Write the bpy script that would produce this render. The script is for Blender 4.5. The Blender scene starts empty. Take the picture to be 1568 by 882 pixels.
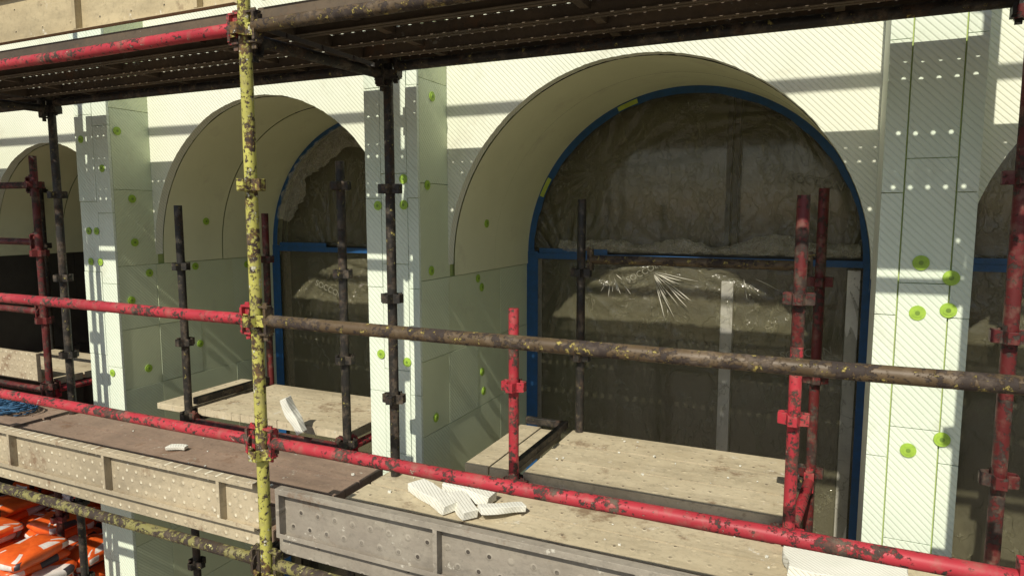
import bpy, bmesh, math, random
from mathutils import Vector, Matrix, noise
random.seed(7)
scn=bpy.context.scene
# ------------------------------------------------------------------ helpers
def new_bm(): return bmesh.new()
def box(bm,x0,x1,y0,y1,z0,z1,mi=0):
    v=[bm.verts.new(p) for p in ((x0,y0,z0),(x1,y0,z0),(x1,y1,z0),(x0,y1,z0),(x0,y0,z1),(x1,y0,z1),(x1,y1,z1),(x0,y1,z1))]
    for f in ((0,3,2,1),(4,5,6,7),(0,1,5,4),(1,2,6,5),(2,3,7,6),(3,0,4,7)):
        bm.faces.new([v[i] for i in f]).material_index=mi
    return v
def obox(bm,c,dx,dy,dz,M=None,mi=0):
    v=box(bm,-dx/2,dx/2,-dy/2,dy/2,-dz/2,dz/2,mi)
    T=Matrix.Translation(Vector(c))@(M if M else Matrix())
    for q in v: q.co=T@q.co
    return v
def tube(bm,p0,p1,r,seg=16,caps=True,mi=0,wob=0.0):
    p0=Vector(p0);p1=Vector(p1);d=(p1-p0);L=d.length;d.normalize()
    a=d.orthogonal().normalized();b=d.cross(a)
    n=max(1,int(L/0.25)) if wob else 1
    rings=[]
    for k in range(n+1):
        c=p0+(p1-p0)*k/n
        if wob: c=c+Vector((noise.noise(c*1.3),noise.noise(c*1.3+Vector((9,0,0))),noise.noise(c*1.3+Vector((0,9,0)))))*wob
        rings.append([bm.verts.new(c+(a*math.cos(2*math.pi*i/seg)+b*math.sin(2*math.pi*i/seg))*r) for i in range(seg)])
    for k in range(n):
        for i in range(seg):
            f=bm.faces.new((rings[k][i],rings[k][(i+1)%seg],rings[k+1][(i+1)%seg],rings[k+1][i]));f.smooth=True;f.material_index=mi
    if caps:
        bm.faces.new(rings[0][::-1]).material_index=mi; bm.faces.new(rings[-1]).material_index=mi
def fin(bm,name,mats,parent=None,bevel=0,recalc=True):
    if recalc: bmesh.ops.recalc_face_normals(bm,faces=bm.faces)
    me=bpy.data.meshes.new(name);bm.to_mesh(me);bm.free()
    o=bpy.data.objects.new(name,me);scn.collection.objects.link(o)
    if not isinstance(mats,(list,tuple)): mats=[mats]
    for m in mats: me.materials.append(m)
    if parent: o.parent=parent
    if bevel:
        b=o.modifiers.new('bev','BEVEL');b.width=bevel;b.segments=2;b.limit_method='ANGLE'
    return o
def empty(name):
    o=bpy.data.objects.new(name,None);scn.collection.objects.link(o);return o
# ------------------------------------------------------------------ materials
class N:
    def __init__(s,name):
        s.m=bpy.data.materials.new(name);s.m.use_nodes=True;s.t=s.m.node_tree;s.b=s.t.nodes['Principled BSDF'];s.out=s.t.nodes['Material Output']
        s.co=s.t.nodes.new('ShaderNodeTexCoord').outputs['Object']
    def n(s,ty,**k):
        x=s.t.nodes.new(ty)
        for a,b in k.items(): setattr(x,a,b)
        return x
    def l(s,a,b): s.t.links.new(a,b)
    def math(s,op,a,b=None,c=None):
        x=s.n('ShaderNodeMath',operation=op)
        for i,v in enumerate((a,b,c)):
            if v is None: continue
            if isinstance(v,(int,float)): x.inputs[i].default_value=v
            else: s.l(v,x.inputs[i])
        return x.outputs[0]
    def noise(s,scale,detail=6,rough=.6,off=0,stretch=None):
        mp=s.n('ShaderNodeMapping');s.l(s.co,mp.inputs[0]);mp.inputs['Location'].default_value=(off,off*.7,off*1.3)
        if stretch: mp.inputs['Scale'].default_value=stretch
        x=s.n('ShaderNodeTexNoise');x.inputs['Scale'].default_value=scale;x.inputs['Detail'].default_value=detail;x.inputs['Roughness'].default_value=rough
        s.l(mp.outputs[0],x.inputs['Vector']);return x.outputs['Fac']
    def ramp(s,f,a,b):
        x=s.n('ShaderNodeMapRange');x.inputs['From Min'].default_value=a;x.inputs['From Max'].default_value=b;s.l(f,x.inputs['Value']);return x.outputs[0]
    def mix(s,f,a,b):
        x=s.n('ShaderNodeMix',data_type='RGBA')
        if isinstance(f,(int,float)): x.inputs[0].default_value=f
        else: s.l(f,x.inputs[0])
        for i,v in ((6,a),(7,b)):
            if isinstance(v,tuple): x.inputs[i].default_value=(*v,1)
            else: s.l(v,x.inputs[i])
        return x.outputs[2]
    def col(s,v):
        if isinstance(v,tuple): s.b.inputs['Base Color'].default_value=(*v,1)
        else: s.l(v,s.b.inputs['Base Color'])
    def rough(s,v):
        if isinstance(v,(int,float)): s.b.inputs['Roughness'].default_value=v
        else: s.l(v,s.b.inputs['Roughness'])
    def bump(s,h,dist=.004,st=1):
        x=s.n('ShaderNodeBump');x.inputs['Distance'].default_value=dist;x.inputs['Strength'].default_value=st;s.l(h,x.inputs['Height']);s.l(x.outputs[0],s.b.inputs['Normal'])
    def sep(s):
        x=s.n('ShaderNodeSeparateXYZ');s.l(s.co,x.inputs[0]);return x.outputs
def foam(name,c1,c2,groove=True,sp=.024,sgn=1,gr=.13):
    m=N(name);o=m.sep()
    c=m.mix(m.ramp(m.noise(1.7,4),.35,.65),c1,c2)
    fine=m.noise(160,2)
    c=m.mix(m.math('MULTIPLY',m.ramp(fine,.5,.75),.12),c,(c1[0]*.6,c1[1]*.6,c1[2]*.55))
    stain=m.ramp(m.noise(3.1,8,.7,5),.56,.76)
    c=m.mix(m.math('MULTIPLY',stain,.40),c,(.38,.34,.24))
    h=m.math('MULTIPLY',fine,.15)
    if groove:
        u=m.math('ADD',m.math('ADD',o[0],o[1]),m.math('MULTIPLY',o[2],sgn))
        u=m.math('ADD',u,m.math('MULTIPLY',m.noise(2.0,2,.5,3),.012))
        w=m.math('ABSOLUTE',m.math('SUBTRACT',m.math('FRACT',m.math('DIVIDE',u,sp)),.5))
        g=m.ramp(w,.0,.22)
        vary=m.math('ADD',.4,m.ramp(m.noise(2.3,3,.5,21),.3,.7))
        c=m.mix(m.math('MULTIPLY',m.math('MULTIPLY',m.math('SUBTRACT',1,g),gr),vary),c,(c1[0]*.45,c1[1]*.5,c1[2]*.42))
        h=m.math('ADD',h,g)
    m.col(c);m.rough(.85);m.bump(h,.002,.8);return m.m
M_white=foam('foam_white_grooved',(.75,.77,.64),(.68,.72,.58),sgn=1,gr=.30,sp=.027)
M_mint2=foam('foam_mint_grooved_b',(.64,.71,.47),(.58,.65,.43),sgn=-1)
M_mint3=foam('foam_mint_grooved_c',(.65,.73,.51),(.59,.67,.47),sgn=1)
M_pil=foam('foam_pilaster',(.71,.78,.65),(.62,.71,.58),sgn=1,sp=.03,gr=.22)
M_cream=foam('foam_cream',(.73,.75,.50),(.67,.69,.45),groove=False)
M_core=foam('foam_joint_fill',(.33,.42,.16),(.42,.52,.16),groove=False)
M_off=foam('foam_offcut',(.80,.80,.73),(.70,.70,.62),groove=True,gr=.3,sp=.02)
def paint(name,base,rust=(.10,.045,.02),speck=(.5,.45,.3),amt=.5,sp_amt=.62,dirt=(.04,.03,.025)):
    m=N(name)
    n1=m.noise(7,8,.7,1);n2=m.noise(48,5,.7,3);n3=m.noise(34,6,.75,8);n4=m.noise(4,4,.6,12)
    c=m.mix(m.ramp(n4,.3,.7),base,tuple(x*.62 for x in base))
    a=m.ramp(m.math('ADD',m.math('MULTIPLY',n1,.55),m.math('MULTIPLY',n2,.45)),amt,amt+.025)
    c=m.mix(a,c,m.mix(m.ramp(n2,.4,.6),rust,dirt))
    c=m.mix(m.math('MULTIPLY',m.ramp(m.noise(15,6,.7,27),.5,.66),.40),c,(.22,.17,.12))
    s=m.ramp(n3,sp_amt,sp_amt+.03)
    c=m.mix(s,c,speck)
    m.col(c);m.rough(m.math('ADD',.5,m.math('MULTIPLY',a,.3)))
    m.b.inputs['Specular IOR Level'].default_value=.35
    m.bump(m.math('ADD',m.math('MULTIPLY',a,-.6),s),.0022,1);return m.m
M_yel=paint('paint_yellow_worn',(.50,.48,.11),rust=(.20,.11,.03),speck=(.66,.64,.50),amt=.51,sp_amt=.60)
M_red=paint('paint_red_worn',(.44,.035,.05),rust=(.13,.05,.035),speck=(.48,.36,.28),amt=.522,sp_amt=.63)
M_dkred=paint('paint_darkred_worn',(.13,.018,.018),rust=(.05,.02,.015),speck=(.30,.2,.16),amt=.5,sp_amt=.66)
M_blk=paint('paint_black_worn',(.026,.024,.021),rust=(.07,.04,.02),speck=(.36,.31,.10),amt=.52,sp_amt=.615)
M_rust=paint('paint_rusty_brown',(.11,.075,.04),rust=(.035,.025,.02),speck=(.42,.34,.10),amt=.5,sp_amt=.595)
M_ylwblk=paint('paint_olive_worn',(.25,.23,.08),rust=(.05,.035,.02),speck=(.5,.46,.2),amt=.47,sp_amt=.61)
def plank(name,c1,c2,ax=(0,1),sx=.05,sy=.075,r=.0075,alpha=True,stag=False,holecol=(.03,.025,.02),hs=1.0,dust=.6):
    m=N(name);o=m.sep()
    c=m.mix(m.ramp(m.noise(2.2,8,.7),.35,.65),c1,c2)
    c=m.mix(m.math('MULTIPLY',m.ramp(m.noise(30,6,.75,4),.52,.66),.6),c,tuple(x*.5 for x in c1))
    c=m.mix(m.math('MULTIPLY',m.ramp(m.noise(3,8,.8,44,(.35,1.6,1)),.48,.64),.55),c,tuple(x*.55 for x in c2))
    c=m.mix(m.ramp(m.noise(9,8,.8,9),.61,.65),c,(dust,dust*.95,dust*.8))
    c=m.mix(m.math('MULTIPLY',m.ramp(m.noise(5,7,.75,19),.57,.67),.7),c,(.15,.08,.04))
    if hs>0:
        a=m.math('DIVIDE',o[ax[0]],sx);b=m.math('DIVIDE',o[ax[1]],sy)
        if stag:
            a=m.math('ADD',a,m.math('MULTIPLY',m.math('FLOOR',b),.5))
        fa=m.math('MULTIPLY',m.math('SUBTRACT',m.math('FRACT',a),.5),sx)
        fb=m.math('MULTIPLY',m.math('SUBTRACT',m.math('FRACT',b),.5),sy)
        d=m.math('SQRT',m.math('ADD',m.math('MULTIPLY',fa,fa),m.math('MULTIPLY',fb,fb)))
        hole=m.math('LESS_THAN',d,r)
        rim=m.math('SUBTRACT',1,m.ramp(d,r,r*1.9))
        c=m.mix(m.math('MULTIPLY',rim,.2*hs),c,tuple(min(1,x*1.5) for x in c1))
        if alpha: m.l(m.math('SUBTRACT',1,hole),m.b.inputs['Alpha'])
        else:
            fill=m.ramp(m.noise(7,4,.6,33),.42,.58)
            c=m.mix(m.math('MULTIPLY',m.math('MULTIPLY',hole,hs),fill),c,holecol)
        m.bump(m.math('ADD',m.math('MULTIPLY',rim,1.0*hs),m.math('MULTIPLY',m.noise(40,5),.5)),.003,.8)
    else: m.bump(m.noise(40,5),.002,.8)
    m.col(c);m.rough(.8)
    return m.m
M_deckup=plank('steel_deck_perforated',(.13,.095,.06),(.07,.055,.04),sx=.058,sy=.0738,r=.008,dust=.2)
M_decksol=plank('steel_flange_dirty',(.13,.095,.06),(.07,.055,.04),hs=0,alpha=False,dust=.2)
M_deck=plank('steel_deck_dusty',(.56,.49,.34),(.45,.38,.25),sx=.075,sy=.10,r=.0065,alpha=False,hs=.85,holecol=(.10,.075,.05))
M_deckbr=plank('steel_deck_brown',(.31,.22,.16),(.21,.15,.11),sx=.075,sy=.10,r=.006,alpha=False,hs=.5,dust=.42)
M_toetan=plank('toe_board_tan',(.48,.41,.28),(.38,.32,.22),ax=(0,2),sx=.062,sy=.045,r=.006,alpha=False,stag=True,holecol=(.66,.62,.48))
M_toegrey=plank('toe_board_grey',(.34,.31,.25),(.24,.21,.17),ax=(0,2),sx=.085,sy=.065,r=.008,alpha=False,stag=True,holecol=(.06,.05,.04),dust=.5)
M_wood=plank('toe_board_upper',(.50,.42,.26),(.40,.33,.2),ax=(0,2),sx=.2,sy=.1,r=.004,alpha=False)
def simple(name,c,rough=.6,c2=None,sc=8,spec=.5,bump=0):
    m=N(name)
    m.col(m.mix(m.ramp(m.noise(sc,6,.65),.35,.65),c,c2 or tuple(x*.75 for x in c)));m.rough(rough);m.b.inputs['Specular IOR Level'].default_value=spec
    if bump: m.bump(m.noise(sc*6,5),bump)
    return m.m
M_tape=simple('blue_tape',(.010,.08,.23),.45,(.013,.065,.16),25,bump=.002)
M_ytape=simple('lime_tape',(.45,.55,.08),.5)
M_cap=simple('dowel_cap_lime',(.36,.55,.06),.6,(.27,.44,.05),60)
M_capd=simple('dowel_cap_centre',(.18,.30,.04),.6)
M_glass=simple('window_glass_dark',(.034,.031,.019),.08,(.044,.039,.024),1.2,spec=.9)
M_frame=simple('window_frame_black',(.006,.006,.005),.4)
M_grey=simple('window_frame_grey',(.70,.69,.63),.5)
M_beige=simple('window_frame_beige',(.44,.38,.26),.5)
M_orange=simple('bag_orange',(.78,.13,.02),.4,(.62,.09,.015),20)
M_bagw=simple('bag_white',(.75,.72,.68),.4,(.6,.5,.45),20)
M_bagk=simple('bag_black',(.05,.04,.05),.4)
M_pal=simple('pallet_wood',(.3,.22,.13),.8)
M_net=simple('blue_net',(.03,.12,.25),.7,(.02,.07,.14),60)
M_ground=simple('ground_dirt',(.30,.26,.20),.95,(.18,.15,.12),.8,bump=.02)
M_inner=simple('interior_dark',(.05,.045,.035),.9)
M_print=simple('film_print',(.19,.185,.14),.5)
def plastic(name,c,alpha,sc,bd,rough=.22,stretch=(1,1,1),rdg=.16,vary=.2,cv=.72):
    m=N(name)
    n1=m.noise(sc,7,.6,2,stretch);n2=m.noise(sc*3.5,4,.6,6,(stretch[0]*1.3,1,stretch[2]*.8))
    n3=m.noise(sc*1.7,3,.5,16,(1.6,1,1.2))
    def ridge(n,wd): return m.math('SUBTRACT',1,m.ramp(m.math('ABSOLUTE',m.math('SUBTRACT',n,.5)),.0,wd))
    rr=m.math('MAXIMUM',ridge(n1,.012),ridge(n3,.008))
    m.col(m.mix(m.ramp(n1,.3,.7),c,tuple(x*cv for x in c)));m.rough(rough)
    m.b.inputs['Specular IOR Level'].default_value=1.0
    a=m.math('ADD',alpha,m.math('MULTIPLY',rr,rdg));a=m.math('ADD',a,m.math('MULTIPLY',m.math('SUBTRACT',n2,.5),vary))
    m.l(a,m.b.inputs['Alpha'])
    m.bump(m.math('ADD',n1,m.math('MULTIPLY',rr,.05)),bd,1)
    return m.m
M_pl=plastic('plastic_sheet_film',(.25,.235,.145),.34,2.2,.08,.11,stretch=(1,1,.6),rdg=.25,vary=.06,cv=.92)
M_pl2=plastic('plastic_sheet_crumpled',(.60,.58,.47),.42,9,.03,.2)
M_glint=simple('plastic_crease_glint',(.72,.70,.60),.25,spec=1)  # whitish colour stands in for sun glare on film creases
# ------------------------------------------------------------------ camera (origin) / world / sun
cam=bpy.data.cameras.new('camera');co=bpy.data.objects.new('camera',cam);scn.collection.objects.link(co)
cam.lens=23.85;cam.sensor_width=36;cam.clip_start=.05;cam.clip_end=3000
co.rotation_euler=(math.radians(90-6.26),0,math.radians(24.6));scn.camera=co
w=bpy.data.worlds.new('World');scn.world=w;w.use_nodes=True
nt=w.node_tree;sky=nt.nodes.new('ShaderNodeTexSky');sky.sky_type='NISHITA';sky.sun_disc=False
sd=Vector((-.03,1,-.93)).normalized()
sky.sun_elevation=math.asin(-sd.z);sky.sun_rotation=math.radians(178)
nt.links.new(sky.outputs[0],nt.nodes['Background'].inputs[0]);nt.nodes['Background'].inputs[1].default_value=.095
sl=bpy.data.lights.new('sun','SUN');sl.energy=4.8;sl.angle=math.radians(.5);sl.color=(1,.93,.79)
so=bpy.data.objects.new('sun',sl);scn.collection.objects.link(so);so.rotation_euler=sd.to_track_quat('-Z','Y').to_euler()
scn.view_settings.view_transform='Standard';scn.view_settings.look='None';scn.view_settings.exposure=0
# ------------------------------------------------------------------ ground
GZ=-3.6
bm=new_bm();g=[bm.verts.new(p) for p in ((-900,-900,GZ),(900,-900,GZ),(900,900,GZ),(-900,900,GZ))];bm.faces.new(g);fin(bm,'ground',M_ground)
# ------------------------------------------------------------------ building
YP,YW,YV=3.05,3.36,4.55
ZS=-.29;ZT=1.5;SPL=.074
B=empty('arcade_building')
piers=[(-4.68,-4.35),(-2.27,-1.937),(.2,.52),(2.62,2.95)]
arches=[(-4.35,-2.27),(-1.937,.2),(.52,2.62)]
piers=[(-7.3,-6.35)]+piers
arches=[(-6.35,-4.68)]+arches
bm=new_bm()
for a,b in piers:
    pts=[(a+.013,YP+.013),(b-.013,YP+.013),(b-.013,YV+.3),(a+.013+SPL,YV+.3)]
    lo=[bm.verts.new((x,y,GZ)) for x,y in pts];hi=[bm.verts.new((x,y,ZT)) for x,y in pts]
    bm.faces.new(lo);bm.faces.new(hi)
    for i in range(4): bm.faces.new((lo[i],lo[(i+1)%4],hi[(i+1)%4],hi[i]))
fin(bm,'pier_cores',M_core,B)
for pi,(a,b) in enumerate(piers):
    bm=new_bm();w_=b-a
    zj=[GZ,-3.1,-2.5,-1.95,-1.45,-.98,-.40,.08,.66,1.12,ZT]
    cols=[0,.24,.78,1] if pi==3 else ([0,.3,.80,1] if pi==2 else [0,.55,1])
    jg=.0028 if pi==3 else .0014
    for ci in range(len(cols)-1):
        off=.0 if ci%2==0 else .13
        zz=[zj[0]]+[z+off*(1 if ci!=len(cols)-2 else -.6) for z in zj[1:-1]]+[zj[-1]]
        for k in range(len(zz)-1):
            x0=a+w_*cols[ci];x1=a+w_*cols[ci+1];d=random.uniform(-.0015,.003)
            e0=.0 if ci==0 else jg;e1=0 if ci==len(cols)-2 else jg
            box(bm,x0+e0,x1-e1,YP+d,YP+.02,zz[k]+.0015,zz[k+1]-.0015)
    fin(bm,'pier_front_boards',M_pil,B,.0012)
    bms=[new_bm(),new_bm()]
    zr=[GZ,-2.86,-2.36,-1.86,-1.22,-.80,-.36,.16,.7,ZT]
    for k in range(len(zr)-1):
        ys=[YP+.021,YW,4.05,YV] if k%2 else [YP+.021,YW-.0,3.72,4.3,YV]
        if zr[k]>=-.4: ys=[YP+.021,YW+.02]
        for j in range(len(ys)-1):
            d=random.uniform(-.002,.0015)
            box(bms[(k+j)%2],b-.02,b+d,ys[j]+.0012,ys[j+1]-.0012,zr[k]+.0015,zr[k+1]-.0015)
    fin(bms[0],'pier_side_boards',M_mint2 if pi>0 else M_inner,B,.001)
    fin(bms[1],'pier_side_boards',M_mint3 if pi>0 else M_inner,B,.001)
    bm=new_bm()
    for y0,y1 in ((YP+.021,YW),(YW,3.95),(3.95,YV)):
        f0=SPL*max(0,y0-YW)/(YV-YW);f1=SPL*max(0,y1-YW)/(YV-YW)
        v=[bm.verts.new(p) for p in ((a+f0,y0,GZ),(a+f1,y1-.001,GZ),(a+f1,y1-.001,ZT),(a+f0,y0,ZT))];bm.faces.new(v)
    fin(bm,'pier_left_side_boards',M_white,B)
def arcz(x,cx,r,zs): return zs+math.sqrt(max(0,r*r-(x-cx)**2))
arcinfo=[]
for ai,(a,b) in enumerate(arches):
    cx=(a+b)/2;r=(b-a)/2;n=160
    angs=[math.pi*(1-i/n) for i in range(n+1)]
    bm=new_bm()
    jr=[(.004*noise.noise(Vector((t*7,cx,0)))+.004*noise.noise(Vector((t*37,cx,4)))) if 0<i<n else 0 for i,t in enumerate(angs)]
    xs=[cx+r*math.cos(t) for t in angs];zs_=[ZS+r*math.sin(t)+j for t,j in zip(angs,jr)]
    lo=[bm.verts.new((x,YW,z)) for x,z in zip(xs,zs_)];hi=[bm.verts.new((x,YW,ZT)) for x in xs]
    lo2=[bm.verts.new((x,YW+.06,z)) for x,z in zip(xs,zs_)];hi2=[bm.verts.new((x,YW+.06,ZT)) for x in xs]
    for i in range(n):
        bm.faces.new((lo[i],lo[i+1],hi[i+1],hi[i]));bm.faces.new((lo2[i+1],lo2[i],hi2[i],hi2[i+1]))
        bm.faces.new((lo[i+1],lo[i],lo2[i],lo2[i+1]));bm.faces.new((hi[i],hi[i+1],hi2[i+1],hi2[i]))
    fin(bm,'arch_spandrel',M_white,B)
    cxv=cx+SPL/2;rv=r+SPL/2
    arcinfo.append((cx,r,cxv,rv))
    bm=new_bm()
    ymid=3.95;gp=0 if ai==2 else .002
    for (y0,y1,q) in ((YW+.061,ymid-gp,0),(ymid+gp,YV+.05,1)):
        rows=[]
        for y in (y0,y1):
            f=(y-YW)/(YV-YW);c_=cx+(cxv-cx)*f;r_=r+(rv-r)*f-.006-(.004 if ai!=2 else .0006)*q
            rows.append([bm.verts.new((c_-r_,y,-.358))]+[bm.verts.new((c_+r_*math.cos(t),y,ZS+r_*math.sin(t))) for t in angs]+[bm.verts.new((c_+r_,y,-.358))])
        for i in range(n+2):
            f=bm.faces.new((rows[0][i],rows[0][i+1],rows[1][i+1],rows[1][i]));f.smooth=True
    fin(bm,'arch_intrados',M_cream,B)
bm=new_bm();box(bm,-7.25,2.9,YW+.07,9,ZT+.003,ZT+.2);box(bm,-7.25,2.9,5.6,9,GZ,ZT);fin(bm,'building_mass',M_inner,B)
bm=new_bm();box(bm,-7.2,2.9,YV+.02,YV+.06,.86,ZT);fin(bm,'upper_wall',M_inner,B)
# windows
FOLDS=[(-.78,-.34,1),(-1.65,-.40,.7),(-3.75,-.36,1),(.12,-.36,.8),(-.2,.62,.7),(-1.4,.3,.6)]
def folds(x,z):
    s=0
    for fx,fz,a in FOLDS:
        dx=x-fx;dz=z-fz;ds=math.hypot(dx,dz)
        if ds<1.1:
            an=math.atan2(dz,dx)
            f=max(0,1-ds/1.0)**1.5*min(1,ds*6)
            s+=a*f*(.012*math.sin(an*17+noise.noise(Vector((x*2,z*2,fx)))*3)+.010*math.sin(an*33+2*fx))
    return s
def archshape(bm,cx,r,y,z0,nx=60,nz=1,amp=0,seed=0,zs=ZS,ztop=None,inset=0):
    cols=[]
    for i in range(nx+1):
        x=cx-(r-.002)*math.cos(math.pi*i/nx)
        zt=arcz(x,cx,r,zs)
        if ztop is not None: zt=min(zt,ztop)
        col=[]
        for k in range(nz+1):
            z=z0+(zt-z0)*k/nz
            d=0
            if amp:
                p=Vector((x*1.6,z*.8,seed));d=noise.noise(p)*amp+noise.noise(Vector((x*6,z*3,seed+5)))*amp*.3+folds(x,z)
            col.append(bm.verts.new((x,y+d,z)))
        cols.append(col)
    for i in range(nx):
        for k in range(nz):
            f=bm.faces.new((cols[i][k],cols[i+1][k],cols[i+1][k+1],cols[i][k+1]));f.smooth=True
def arcstrip(bm,cx,r0,r1,y,t0,t1,zs=ZS,n=60,jit=0):
    A=[];Bv=[]
    for i in range(n+1):
        t=t0+(t1-t0)*i/n;j=noise.noise(Vector((t*9,cx,0)))*jit
        A.append(bm.verts.new((cx+(r0+j)*math.cos(t),y,zs+(r0+j)*math.sin(t))));Bv.append(bm.verts.new((cx+r1*math.cos(t),y+.001,zs+r1*math.sin(t))))
    for i in range(n): bm.faces.new((A[i],A[i+1],Bv[i+1],Bv[i]))
for ai,(cx,r,cxv,rv) in enumerate(arcinfo):
    W=B
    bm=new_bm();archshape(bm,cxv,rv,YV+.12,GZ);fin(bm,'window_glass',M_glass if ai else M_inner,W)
    L=cxv-rv;R=cxv+rv
    bm=new_bm()
    box(bm,L,R,YV+.04,YV+.11,ZS-.035,ZS+.03)
    arcstrip(bm,cxv,rv-.05,rv,YV+.06,0,math.pi)
    fx=cxv+.285 if ai==2 else cxv+.1
    box(bm,fx-.040,fx-.008,YV+.04,YV+.11,ZS+.03,arcz(fx,cxv,rv,ZS)-.01)
    box(bm,fx+.008,fx+.040,YV+.04,YV+.11,ZS+.03,arcz(fx,cxv,rv,ZS)-.01)
    fin(bm,'window_frame',M_frame,W,.002)
    if ai==0: continue
    bm=new_bm()
    if ai==2: box(bm,fx-.045,fx+.03,YV+.03,YV+.10,GZ,ZS-.15);
    box(bm,L+.0,L+.05,YV+.04,YV+.11,GZ,ZS-.04);box(bm,R-.13,R-.06,YV-.01,YV+.06,GZ,ZS-.05)
    fin(bm,'window_mullion',M_grey if ai==2 else M_beige,W,.002)
    bm=new_bm();archshape(bm,cxv,rv-.004,YV-.01,ZS+.02,nx=150,nz=90,amp=.025,seed=ai*3+1);fin(bm,'plastic_sheet_upper',M_pl,W)
    bm=new_bm();archshape(bm,cxv,rv-.004,YV-.01,-2.2,nx=150,nz=110,amp=.03,seed=ai*3+2,ztop=ZS-.03);fin(bm,'plastic_sheet_lower',M_pl,W)
    bm=new_bm()
    arcstrip(bm,cxv,rv-.055,rv-.001,YV-.055,0,math.pi,jit=.010)
    box(bm,L+.0,L+.085,YV-.06,YV-.054,GZ,ZS+.02)
    box(bm,R-.05,R-.004,YV-.06,YV-.054,GZ,ZS+.02)
    box(bm,L+.086,R-.051,YV-.062,YV-.056,ZS-.03,ZS+.01)
    v=box(bm,L+.1,L+.6,YV-.068,YV-.064,ZS+.012,ZS+.045)
    fin(bm,'masking_tape',M_tape,W)
    if ai==2:
        bm=new_bm()
        for t in (1.87,2.62): arcstrip(bm,cxv,rv-.05,rv-.02,YV-.069,t,t+.13,n=8)
        fin(bm,'lime_tape_strips',M_ytape,W)
        bm=new_bm();NX,NZ=140,14;rows=[]
        for k in range(NZ+1):
            row=[]
            for i in range(NX+1):
                x=L+.25+(R-L-.32)*i/NX
                top=.07+.05*noise.noise(Vector((x*4,3,0)))+.10*max(0,noise.noise(Vector((x*2.3,8,0))))+.012*noise.noise(Vector((x*25,1,0)))
                z=ZS+.03+top*k/NZ
                d=-.045-.05*abs(noise.noise(Vector((x*11,z*14,2))))-.03*math.sin(math.pi*k/NZ)
                row.append(bm.verts.new((x,YV+d,z+.012*noise.noise(Vector((x*20,z*20,7))))))
            rows.append(row)
        for k in range(NZ):
            for i in range(NX):
                bm.faces.new((rows[k][i],rows[k][i+1],rows[k+1][i+1],rows[k+1][i])).smooth=True
        fin(bm,'plastic_gathered_strip',M_pl2,W)
        # pale ribbons along taut creases, sun glints of the film put into colour
        rs=random.Random(5);bm=new_bm()
        for ax_,az_,a0,a1,nn,lm in ((-1.03,-.385,-75,-8,15,.30),(-1.30,-.40,-150,-25,9,.16),(-.45,-.385,-160,-20,8,.16)):
            for q in range(nn):
                an=math.radians(a0+(a1-a0)*(q+rs.random()*.8)/nn);s0=rs.uniform(.015,.09);ln=rs.uniform(.3,1)*lm
                dx,dz=math.cos(an),math.sin(an);wd=rs.uniform(.0012,.0026);nx_,nz_=-dz,dx
                pr=None
                for s_ in range(9):
                    u=s_/8;t=s0+ln*u;ww=wd*math.sin(math.pi*min(1,max(.02,u*.96+.02)));bend=.012*noise.noise(Vector((q,t*4,ax_)))
                    p=Vector((ax_+dx*t+nx_*bend,YV-.062,az_+dz*t+nz_*bend))
                    A=bm.verts.new(p+Vector((nx_*ww,.0015,nz_*ww)));C=bm.verts.new(p+Vector((-nx_*ww,-.0015,-nz_*ww)))
                    if pr: bm.faces.new((pr[0],A,C,pr[1]))
                    pr=(A,C)
        fin(bm,'plastic_crease_glints',M_glint,W)
    if ai==1:
        bm=new_bm();n=70;rows=[]
        for k in range(13):
            row=[]
            for i in range(n+1):
                t=math.pi-(math.pi*.52)*i/n-.25
                wd=.20+.10*noise.noise(Vector((t*4,1,1)))
                rr=rv-.05-wd*k/12
                d=-.06-.08*abs(noise.noise(Vector((t*11,k*.4,3))))
                row.append(bm.verts.new((cxv+rr*math.cos(t),YV+d,ZS+rr*math.sin(t))))
            rows.append(row)
        for k in range(12):
            for i in range(n): bm.faces.new((rows[k][i],rows[k][i+1],rows[k+1][i+1],rows[k+1][i])).smooth=True
        fin(bm,'plastic_gathered_strip',M_pl2,W)
for x,z,rt,sz in ((-1.195,-.47,.5,.06),(-.22,.21,-.25,.075),(-.21,-.91,.2,.07),(-3.90,-.6,-.35,.07)):
    cu=bpy.data.curves.new('film_print','FONT');cu.body='SOCCON';cu.size=sz;cu.extrude=0
    o=bpy.data.objects.new('film_print',cu);scn.collection.objects.link(o);o.parent=B
    cu.materials.append(M_print);o.location=(x,YV-.045,z);o.rotation_euler=(math.radians(90),-rt,0)
# dowel caps
def cap(bm,c,ax,r=.031):
    c=Vector(c)
    for rr,h,mi in ((r,.004,0),(r*.62,.0062,0),(r*.30,.0075,1)):
        n=20;d=Vector((0,-1,0)) if ax=='y' else Vector((1,0,0))
        a=Vector((0,0,1));b=d.cross(a)
        lo=[bm.verts.new(c+(a*math.cos(6.2832*i/n)+b*math.sin(6.2832*i/n))*rr) for i in range(n)]
        hi=[bm.verts.new(v.co+d*h) for v in lo]
        bm.faces.new(hi).material_index=mi
        for i in range(n): bm.faces.new((lo[i],lo[(i+1)%n],hi[(i+1)%n],hi[i])).material_index=mi
bm=new_bm()
for x,z in ((.349,-.19),(.452,-.245),(.348,-.386),(.45,-.37),(.347,-.94),(.459,-.88),(-2.19,-.77),(-2.02,-.80),(-2.19,.042),(-2.025,.18),(-2.025,.045),(-4.62,.5),(-4.42,.3),(-4.6,-.12),(-4.52,-.12),(-4.6,-.33),(-4.5,-.33),(-4.45,-1.1)):
    cap(bm,(x,YP-.001,z),'y',.029 if x>0 else .025)
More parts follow.
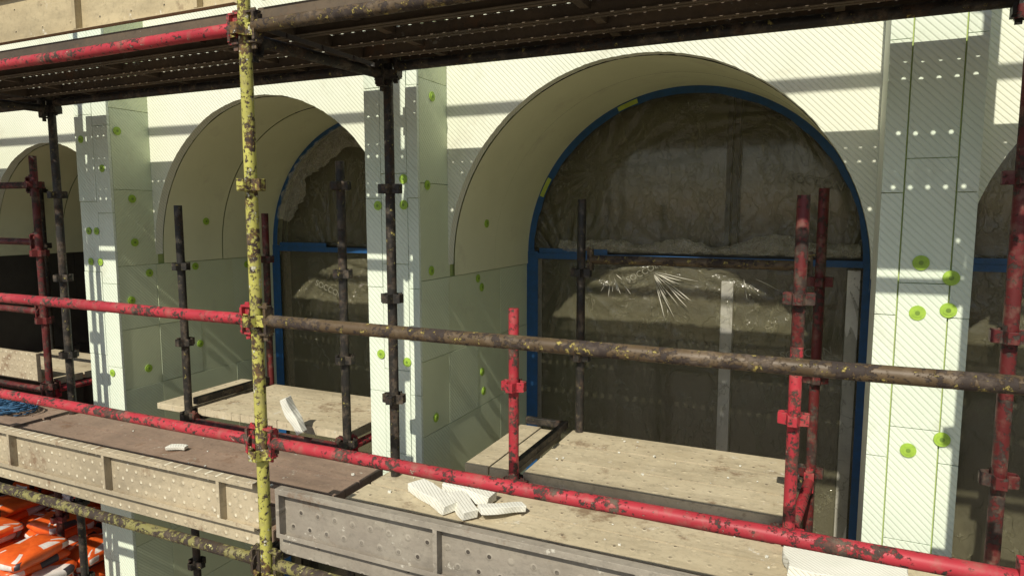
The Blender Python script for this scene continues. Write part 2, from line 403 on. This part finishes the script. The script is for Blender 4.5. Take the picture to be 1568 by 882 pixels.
for y,z in ((3.14,.15),(3.17,-.31),(3.2,.62),(3.72,-.40),(3.77,-.46),(3.77,-1.0),(3.79,-1.13),(3.2,-1.14)): cap(bm,(-1.936,y,z),'x',.026)
for y,z in ((3.2,.1),(3.12,.55),(3.2,-.2),(3.69,-.40),(3.3,-.42),(3.7,-1.0),(3.25,-1.1),(3.15,-.6),(4.2,-.42)): cap(bm,(-4.349,y,z),'x',.028)
for y in (3.78,):
    cap(bm,(-1.905,y,-.06),'x',.028);cap(bm,(-4.315,y,-.06),'x',.028)
fin(bm,'dowel_caps',[M_cap,M_capd],B)
# ------------------------------------------------------------------ scaffold parts
RT=.0242
def cup(bm,x,y,z,rot=0):
    for k in range(4):
        a=rot+k*math.pi/2;c,s=math.cos(a),math.sin(a)
        M=Matrix.Rotation(a,4,'Z')
        obox(bm,(x+c*.056,y+s*.056,z),.005,.034,.042,M)
        for sg in (-1,1):
            M2=M@Matrix.Rotation(sg*-.25,4,'Z')
            obox(bm,(x+c*.040-s*sg*.019,y+s*.040+c*sg*.019,z),.034,.005,.046,M2)
def standard(name,x,y,z0,z1,mat,par,cups=None,off=.11,step=.535,seg=20):
    bm=new_bm();tube(bm,(x,y,z0),(x,y,z1),RT,seg,wob=.002)
    zz=cups if cups is not None else [off+step*k for k in range(-12,8)]
    for z in zz:
        if z0+.03<z<z1-.02: cup(bm,x,y,z,rot=random.uniform(-.12,.12))
    return fin(bm,name,mat,par,.001)
def ledger(name,p0,p1,mat,par,ends=True):
    p0=Vector(p0);p1=Vector(p1);d=(p1-p0).normalized()
    bm=new_bm();tube(bm,p0+d*.05,p1-d*.05,RT,18,wob=.004)
    if ends:
        for p,s in ((p0,1),(p1,-1)):
            q=p+d*s*.062
            Mx=Matrix.Rotation(math.atan2(d.y,d.x),4,'Z')
            obox(bm,q,.012,.046,.10,Mx);
            obox(bm,p+d*s*.045+Vector((0,0,.055)),.05,.03,.008,Mx);obox(bm,p+d*s*.045-Vector((0,0,.055)),.05,.03,.008,Mx)
            obox(bm,p+d*s*.046-Vector((0,0,.005)),.022,.008,.15,Mx)
    return fin(bm,name,mat,par,.001)
S=empty('scaffolding')
XS=[-7.13,-4.58,-2.03,.55,3.1];YF=2.0
XI=[-7.1,-4.53,-1.945,.60,3.15];YI=2.81
fm=[M_blk,M_blk,M_yel,M_blk,M_yel]
FC=[-3.0,-2.5,-1.49,-.962,-.42,.11,.686,1.22,1.75]
for x,m in zip(XS,fm): standard('front_standard',x,YF,GZ+.03,2.3,m,S,FC)
im=[M_blk,M_blk,M_blk,M_dkred,M_blk]
for x,m in zip(XI,im): standard('inner_standard',x,YI,GZ+.03,.715 if x!=XI[3] else 2.2,m,S,[-3,-2.5,-1.96,-1.43,-.93,-.42,.12,.66])
for i in range(4):
    L=i<2
    y=YF
    ledger('mid_rail_ledger',(XS[i],y,-.42),(XS[i+1],y,-.42),M_red if L else M_rust,S)
    ledger('lower_rail_ledger',(XS[i],y,-.915),(XS[i+1],y,-.915),M_red,S)
    ledger('upper_deck_ledger',(XS[i],y,.697),(XS[i+1],y,.697),M_red if L else M_rust,S)
    ledger('deck_ledger',(XS[i],y,-1.43),(XS[i+1],y,-1.43),M_ylwblk,S)
    ledger('upper_guard_rail',(XS[i],y,1.24),(XS[i+1],y,1.24),M_red,S)
    ledger('upper_guard_rail',(XS[i],y,1.83),(XS[i+1],y,1.83),M_red,S)
    ledger('inner_ledger_upper',(XI[i],YI,.70),(XI[i+1],YI,.70),M_blk,S)
    ledger('inner_ledger_lower',(XI[i],YI,-1.43),(XI[i+1],YI,-1.43),M_blk,S)
for a,b in zip(XS,XI):
    for z in (.66,-1.43): ledger('transom',(a,YF,z),(b,YI,z),M_blk,S)
def planks(bm,x0,x1,y0,y1,n,z,h=.05,gap=.012,ribs=.62,th=.003,mi=0):
    w_=(y1-y0)/n
    for i in range(n):
        a=y0+i*w_+gap/2;b=a+w_-gap;dz=random.uniform(-.003,.003)
        v=[bm.verts.new(p) for p in ((x0,a,z+dz),(x1,a,z+dz),(x1,b,z+dz),(x0,b,z+dz))];bm.faces.new(v)
        box(bm,x0,x1,a-.0015,a+.0015,z-h,z+dz-.0005,mi);box(bm,x0,x1,b-.0015,b+.0015,z-h,z+dz-.0005,mi)
        box(bm,x0,x1,a+.0016,a+.02,z-h,z-h+.003,mi);box(bm,x0,x1,b-.02,b-.0016,z-h,z-h+.003,mi)
        k=x0+.3
        while ribs and k<x1-.1:
            box(bm,k,k+.035,a+.002,b-.002,z-.03,z-.004,mi);k+=ribs
        for xe in (x0,x1):
            box(bm,xe-.002,xe+.002,a+.002,b-.002,z-h,z-.001,mi)
for i in range(4):
    x0,x1=XS[i]+.03,XS[i+1]-.03
    bm=new_bm();planks(bm,x0,x1,2.035,2.92,4,.775,h=.055,mi=1,ribs=.85);fin(bm,'upper_deck_planks',[M_deckup,M_decksol],S,recalc=False)
    bm=new_bm();planks(bm,x0,x1,2.06,2.87,4,-1.335,ribs=0,gap=.022)
    fin(bm,'lower_deck_planks',M_deckbr if i<2 else M_deck,S,recalc=False)
    bm=new_bm();yt=2.035
    xa,xb=x0+.03,x1-.03
    zt=-1.105;zb=-1.31
    box(bm,xa,xb,yt,yt+.003,zb,zt)
    box(bm,xa,xb,yt-.036,yt-.0005,zt-.003,zt+.001);box(bm,xa,xb,yt-.038,yt-.036,zt-.022,zt+.001)
    box(bm,xa,xb,yt-.036,yt-.0005,zb,zb+.003);box(bm,xa,xb,yt-.038,yt-.036,zb,zb+.02)
    k=xa
    while k<xb-.02:
        box(bm,k,k+.018,yt-.037,yt-.001,zb+.004,zt-.004);k+=.74
    fin(bm,'toe_board',M_toetan if i<2 else M_toegrey,S,.001)
    bm=new_bm();box(bm,x0+.01,x1-.01,2.035,2.056,-1.395,-1.325);fin(bm,'deck_edge_channel',M_toetan if i<2 else M_toegrey,S,.002)
    bm=new_bm();zb,zt=.80,1.01
    box(bm,xa,xb,yt,yt+.003,zb,zt);box(bm,xa,xb,yt-.03,yt-.0005,zt-.003,zt);box(bm,xa,xb,yt-.03,yt-.0005,zb,zb+.003)
    k=xa
    while k<xb-.02:
        box(bm,k,k+.02,yt-.031,yt-.001,zb+.004,zt-.004);k+=.74
    fin(bm,'upper_toe_board',M_wood,S,.001)
# ------------------------------------------------------------------ arch platforms
def platform(name,x0,x1,yf,yb,zt,tops,mats,extra=None,deckmat=M_deck,split=None):
    P=empty(name)
    pos=[(x0,yf),(x1,yf),(x0+extra,yb),(x1+extra,yb)]
    for i,((x,y),t,m) in enumerate(zip(pos,tops,mats)):
        cs=[zt-.04-.5*k for k in range(0,5)]+[zt-.04+.48*k for k in range(1,4)]
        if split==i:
            standard('leg_upper_shade',x,y,-.52,t,M_dkred,P,cs);standard('leg',x,y,GZ+.03,-.521,m,P,cs)  # upper leg in dark red: deck shade put into the paint colour
        else: standard('leg',x,y,GZ+.03,t,m,P,cs)
    zl=zt-.075
    ledger('front_ledger',(x0,yf,zl),(x1,yf,zl),M_dkred,P);ledger('back_ledger',(x0+extra,yb,zl),(x1+extra,yb,zl),M_blk,P)
    ledger('side_transom',(x0,yf,zl),(x0+extra,yb,zl),M_blk,P);ledger('side_transom',(x1,yf,zl),(x1+extra,yb,zl),M_red,P)
    bm=new_bm();planks(bm,x0+.03,x1-.02,yf+.035,yb+.02,3,zt,h=.045,ribs=0,gap=.022);fin(bm,'deck_planks',deckmat,P,recalc=False)
    return P
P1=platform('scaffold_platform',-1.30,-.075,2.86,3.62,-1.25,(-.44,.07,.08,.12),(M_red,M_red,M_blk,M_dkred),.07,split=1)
ledger('back_guard_rail',(-1.23,3.62,-.255),(-.005,3.62,-.255),M_rust,P1)
bm=new_bm()
box(bm,-1.60,-1.47,2.92,3.62,-1.30,-1.255);box(bm,-1.462,-1.335,2.92,3.60,-1.30,-1.257)
fin(bm,'side_board',M_deck,P1,.003)
bm=new_bm();box(bm,-1.325,-1.295,2.9,3.6,-1.235,-1.195);box(bm,-1.56,-1.30,3.60,3.63,-1.24,-1.20);fin(bm,'side_channel',M_blk,P1,.003)
P2=platform('scaffold_platform',-3.66,-2.40,3.0,3.72,-1.25,(.05,.28,.0,.0),(M_blk,M_blk,M_dkred,M_blk),0)
bm=new_bm();box(bm,-3.98,-3.70,3.02,3.75,-1.29,-1.25);fin(bm,'side_board',M_deck,P2,.003)
bm=new_bm();box(bm,-3.69,-3.65,3.06,3.7,-1.235,-1.19);fin(bm,'side_channel',M_blk,P2,.003)
P3=platform('scaffold_platform',-6.2,-5.05,2.98,3.7,-1.20,(.3,.4,.3,.3),(M_blk,M_dkred,M_blk,M_dkred),0)
ledger('front_guard_rail',(-6.2,2.98,-.2),(-5.05,2.98,-.2),M_dkred,P3);ledger('front_guard_rail',(-6.2,2.98,.2),(-5.05,2.98,.2),M_dkred,P3)
ledger('front_guard_rail',(-6.2,2.98,-.7),(-5.05,2.98,-.7),M_dkred,P3)
bm=new_bm();box(bm,-6.2,-5.1,2.93,2.96,-1.2,-1.0);fin(bm,'toe_board',M_toetan,P3,.002)
P4=platform('scaffold_platform',.95,2.2,2.98,3.7,-1.20,(.3,.4,.3,.3),(M_dkred,M_dkred,M_blk,M_dkred),0)
# ------------------------------------------------------------------ loose items
def slab(name,c,sx,sy,sz,rz,ry=0,rx=0,mat=M_off):
    bm=new_bm();bmesh.ops.create_cube(bm,size=1)
    bmesh.ops.subdivide_edges(bm,edges=bm.edges,cuts=7,use_grid_fill=True)
    for v in bm.verts:
        p=v.co.copy();v.co=Vector((p.x*sx,p.y*sy,p.z*sz))
        n_=noise.noise_vector(Vector((v.co.x*9+c[0]*5,v.co.y*9,v.co.z*9)));v.co+=Vector((n_.x,n_.y,n_.z*.2))*.02
    M=Matrix.Translation(Vector(c))@Matrix.Rotation(rz,4,'Z')@Matrix.Rotation(ry,4,'Y')@Matrix.Rotation(rx,4,'X')
    for v in bm.verts: v.co=M@v.co
    return fin(bm,name,mat,None,.003)
slab('foam_offcut',(-1.60,2.62,-1.310),.34,.09,.04,-.50)
slab('foam_offcut',(-1.46,2.72,-1.305),.26,.08,.045,-.15,.03)
slab('foam_offcut',(-1.42,2.58,-1.308),.22,.07,.04,-.75)
slab('foam_offcut',(-1.24,2.60,-1.295),.20,.045,.03,.8,.12)
slab('foam_offcut',(-2.72,2.93,-1.15),.05,.05,.22,.2,-.5)
slab('foam_offcut',(-3.28,2.6,-1.32),.10,.05,.02,.3)
slab('foam_board',(.13,2.70,-1.315),.42,.22,.04,.05)
bm=new_bm()
for k in range(34):
    x=random.uniform(-4.3,.4);y=random.uniform(2.1,2.85);s=random.uniform(.004,.014)
    obox(bm,(x,y,-1.335+s*.3),s,s*random.uniform(.5,1.3),s*.6,Matrix.Rotation(random.random()*3,4,'Z'))
for k in range(14):
    x=random.uniform(-1.2,-.1);y=random.uniform(2.95,3.6);s=random.uniform(.004,.014)
    obox(bm,(x,y,-1.247+s*.3),s,s*random.uniform(.5,1.3),s*.5,Matrix.Rotation(random.random()*3,4,'Z'))
fin(bm,'foam_crumbs',M_off)
# bags
bm=new_bm()
def pillow(bm,c,lx,ly,lz,rot,lab):
    n,mn=16,10;M=Matrix.Translation(Vector(c))@Matrix.Rotation(rot,4,'Z')
    sg=lambda v,e:math.copysign(abs(v)**e,v)
    rows=[];white=random.random()<.25
    for j in range(mn+1):
        ph=-math.pi/2+math.pi*j/mn;row=[]
        for i in range(n*2):
            th=math.pi*i/n
            p=Vector((lx/2*sg(math.cos(ph),.5)*sg(math.cos(th),.35),ly/2*sg(math.cos(ph),.5)*sg(math.sin(th),.35),lz/2*sg(math.sin(ph),.8)))
            p+=noise.noise_vector(p*9+Vector(c)*7)*.022
            row.append(bm.verts.new(M@p))
        rows.append(row)
    for j in range(mn):
        for i in range(n*2):
            f=bm.faces.new((rows[j][i],rows[j][(i+1)%(2*n)],rows[j+1][(i+1)%(2*n)],rows[j+1][i]));f.smooth=True
            q=(i+lab)%11
            f.material_index=0
            if white and q<7: f.material_index=1
            if j in (4,5) and q in (1,2,3): f.material_index=1
            if j in (4,5,6) and q in (5,6): f.material_index=2
            if j in (7,8) and q in (0,3,4): f.material_index=1
for st in range(14):
    for ix in range(5):
        for iy in range(3):
            if st>11 and (ix+iy)%2: continue
            pillow(bm,(-6.35+ix*.33+random.uniform(-.03,.03)+(st%2)*.06,2.75+iy*.42+random.uniform(-.03,.03),GZ+.19+st*.08),.33,.42,.10,random.uniform(-.2,.2),random.randint(0,13))
fin(bm,'cement_bag_stack',[M_orange,M_bagw,M_bagk])
bm=new_bm()
for k in range(6): box(bm,-6.6,-4.8,2.6+k*.2,2.72+k*.2,GZ+.11,GZ+.135)
for k in range(3): box(bm,-6.6+k*.85,-6.5+k*.85,2.6,3.75,GZ+.0,GZ+.108)
fin(bm,'pallet',M_pal)
bm=new_bm()
for k in range(60):
    a=k*.9;cx_=-5.05+.22*random.uniform(-1,1);pts=[Vector((cx_+.11*math.cos(a+j*.5)*(1+.5*noise.noise(Vector((k,j,0)))),2.66+.10*math.sin(a+j*.5),-1.325+.012*(k%5)+.02*noise.noise(Vector((j,k,3))))) for j in range(7)]
    for p,q in zip(pts[:-1],pts[1:]): tube(bm,p,q,.004,5)
fin(bm,'blue_net_bundle',M_net)
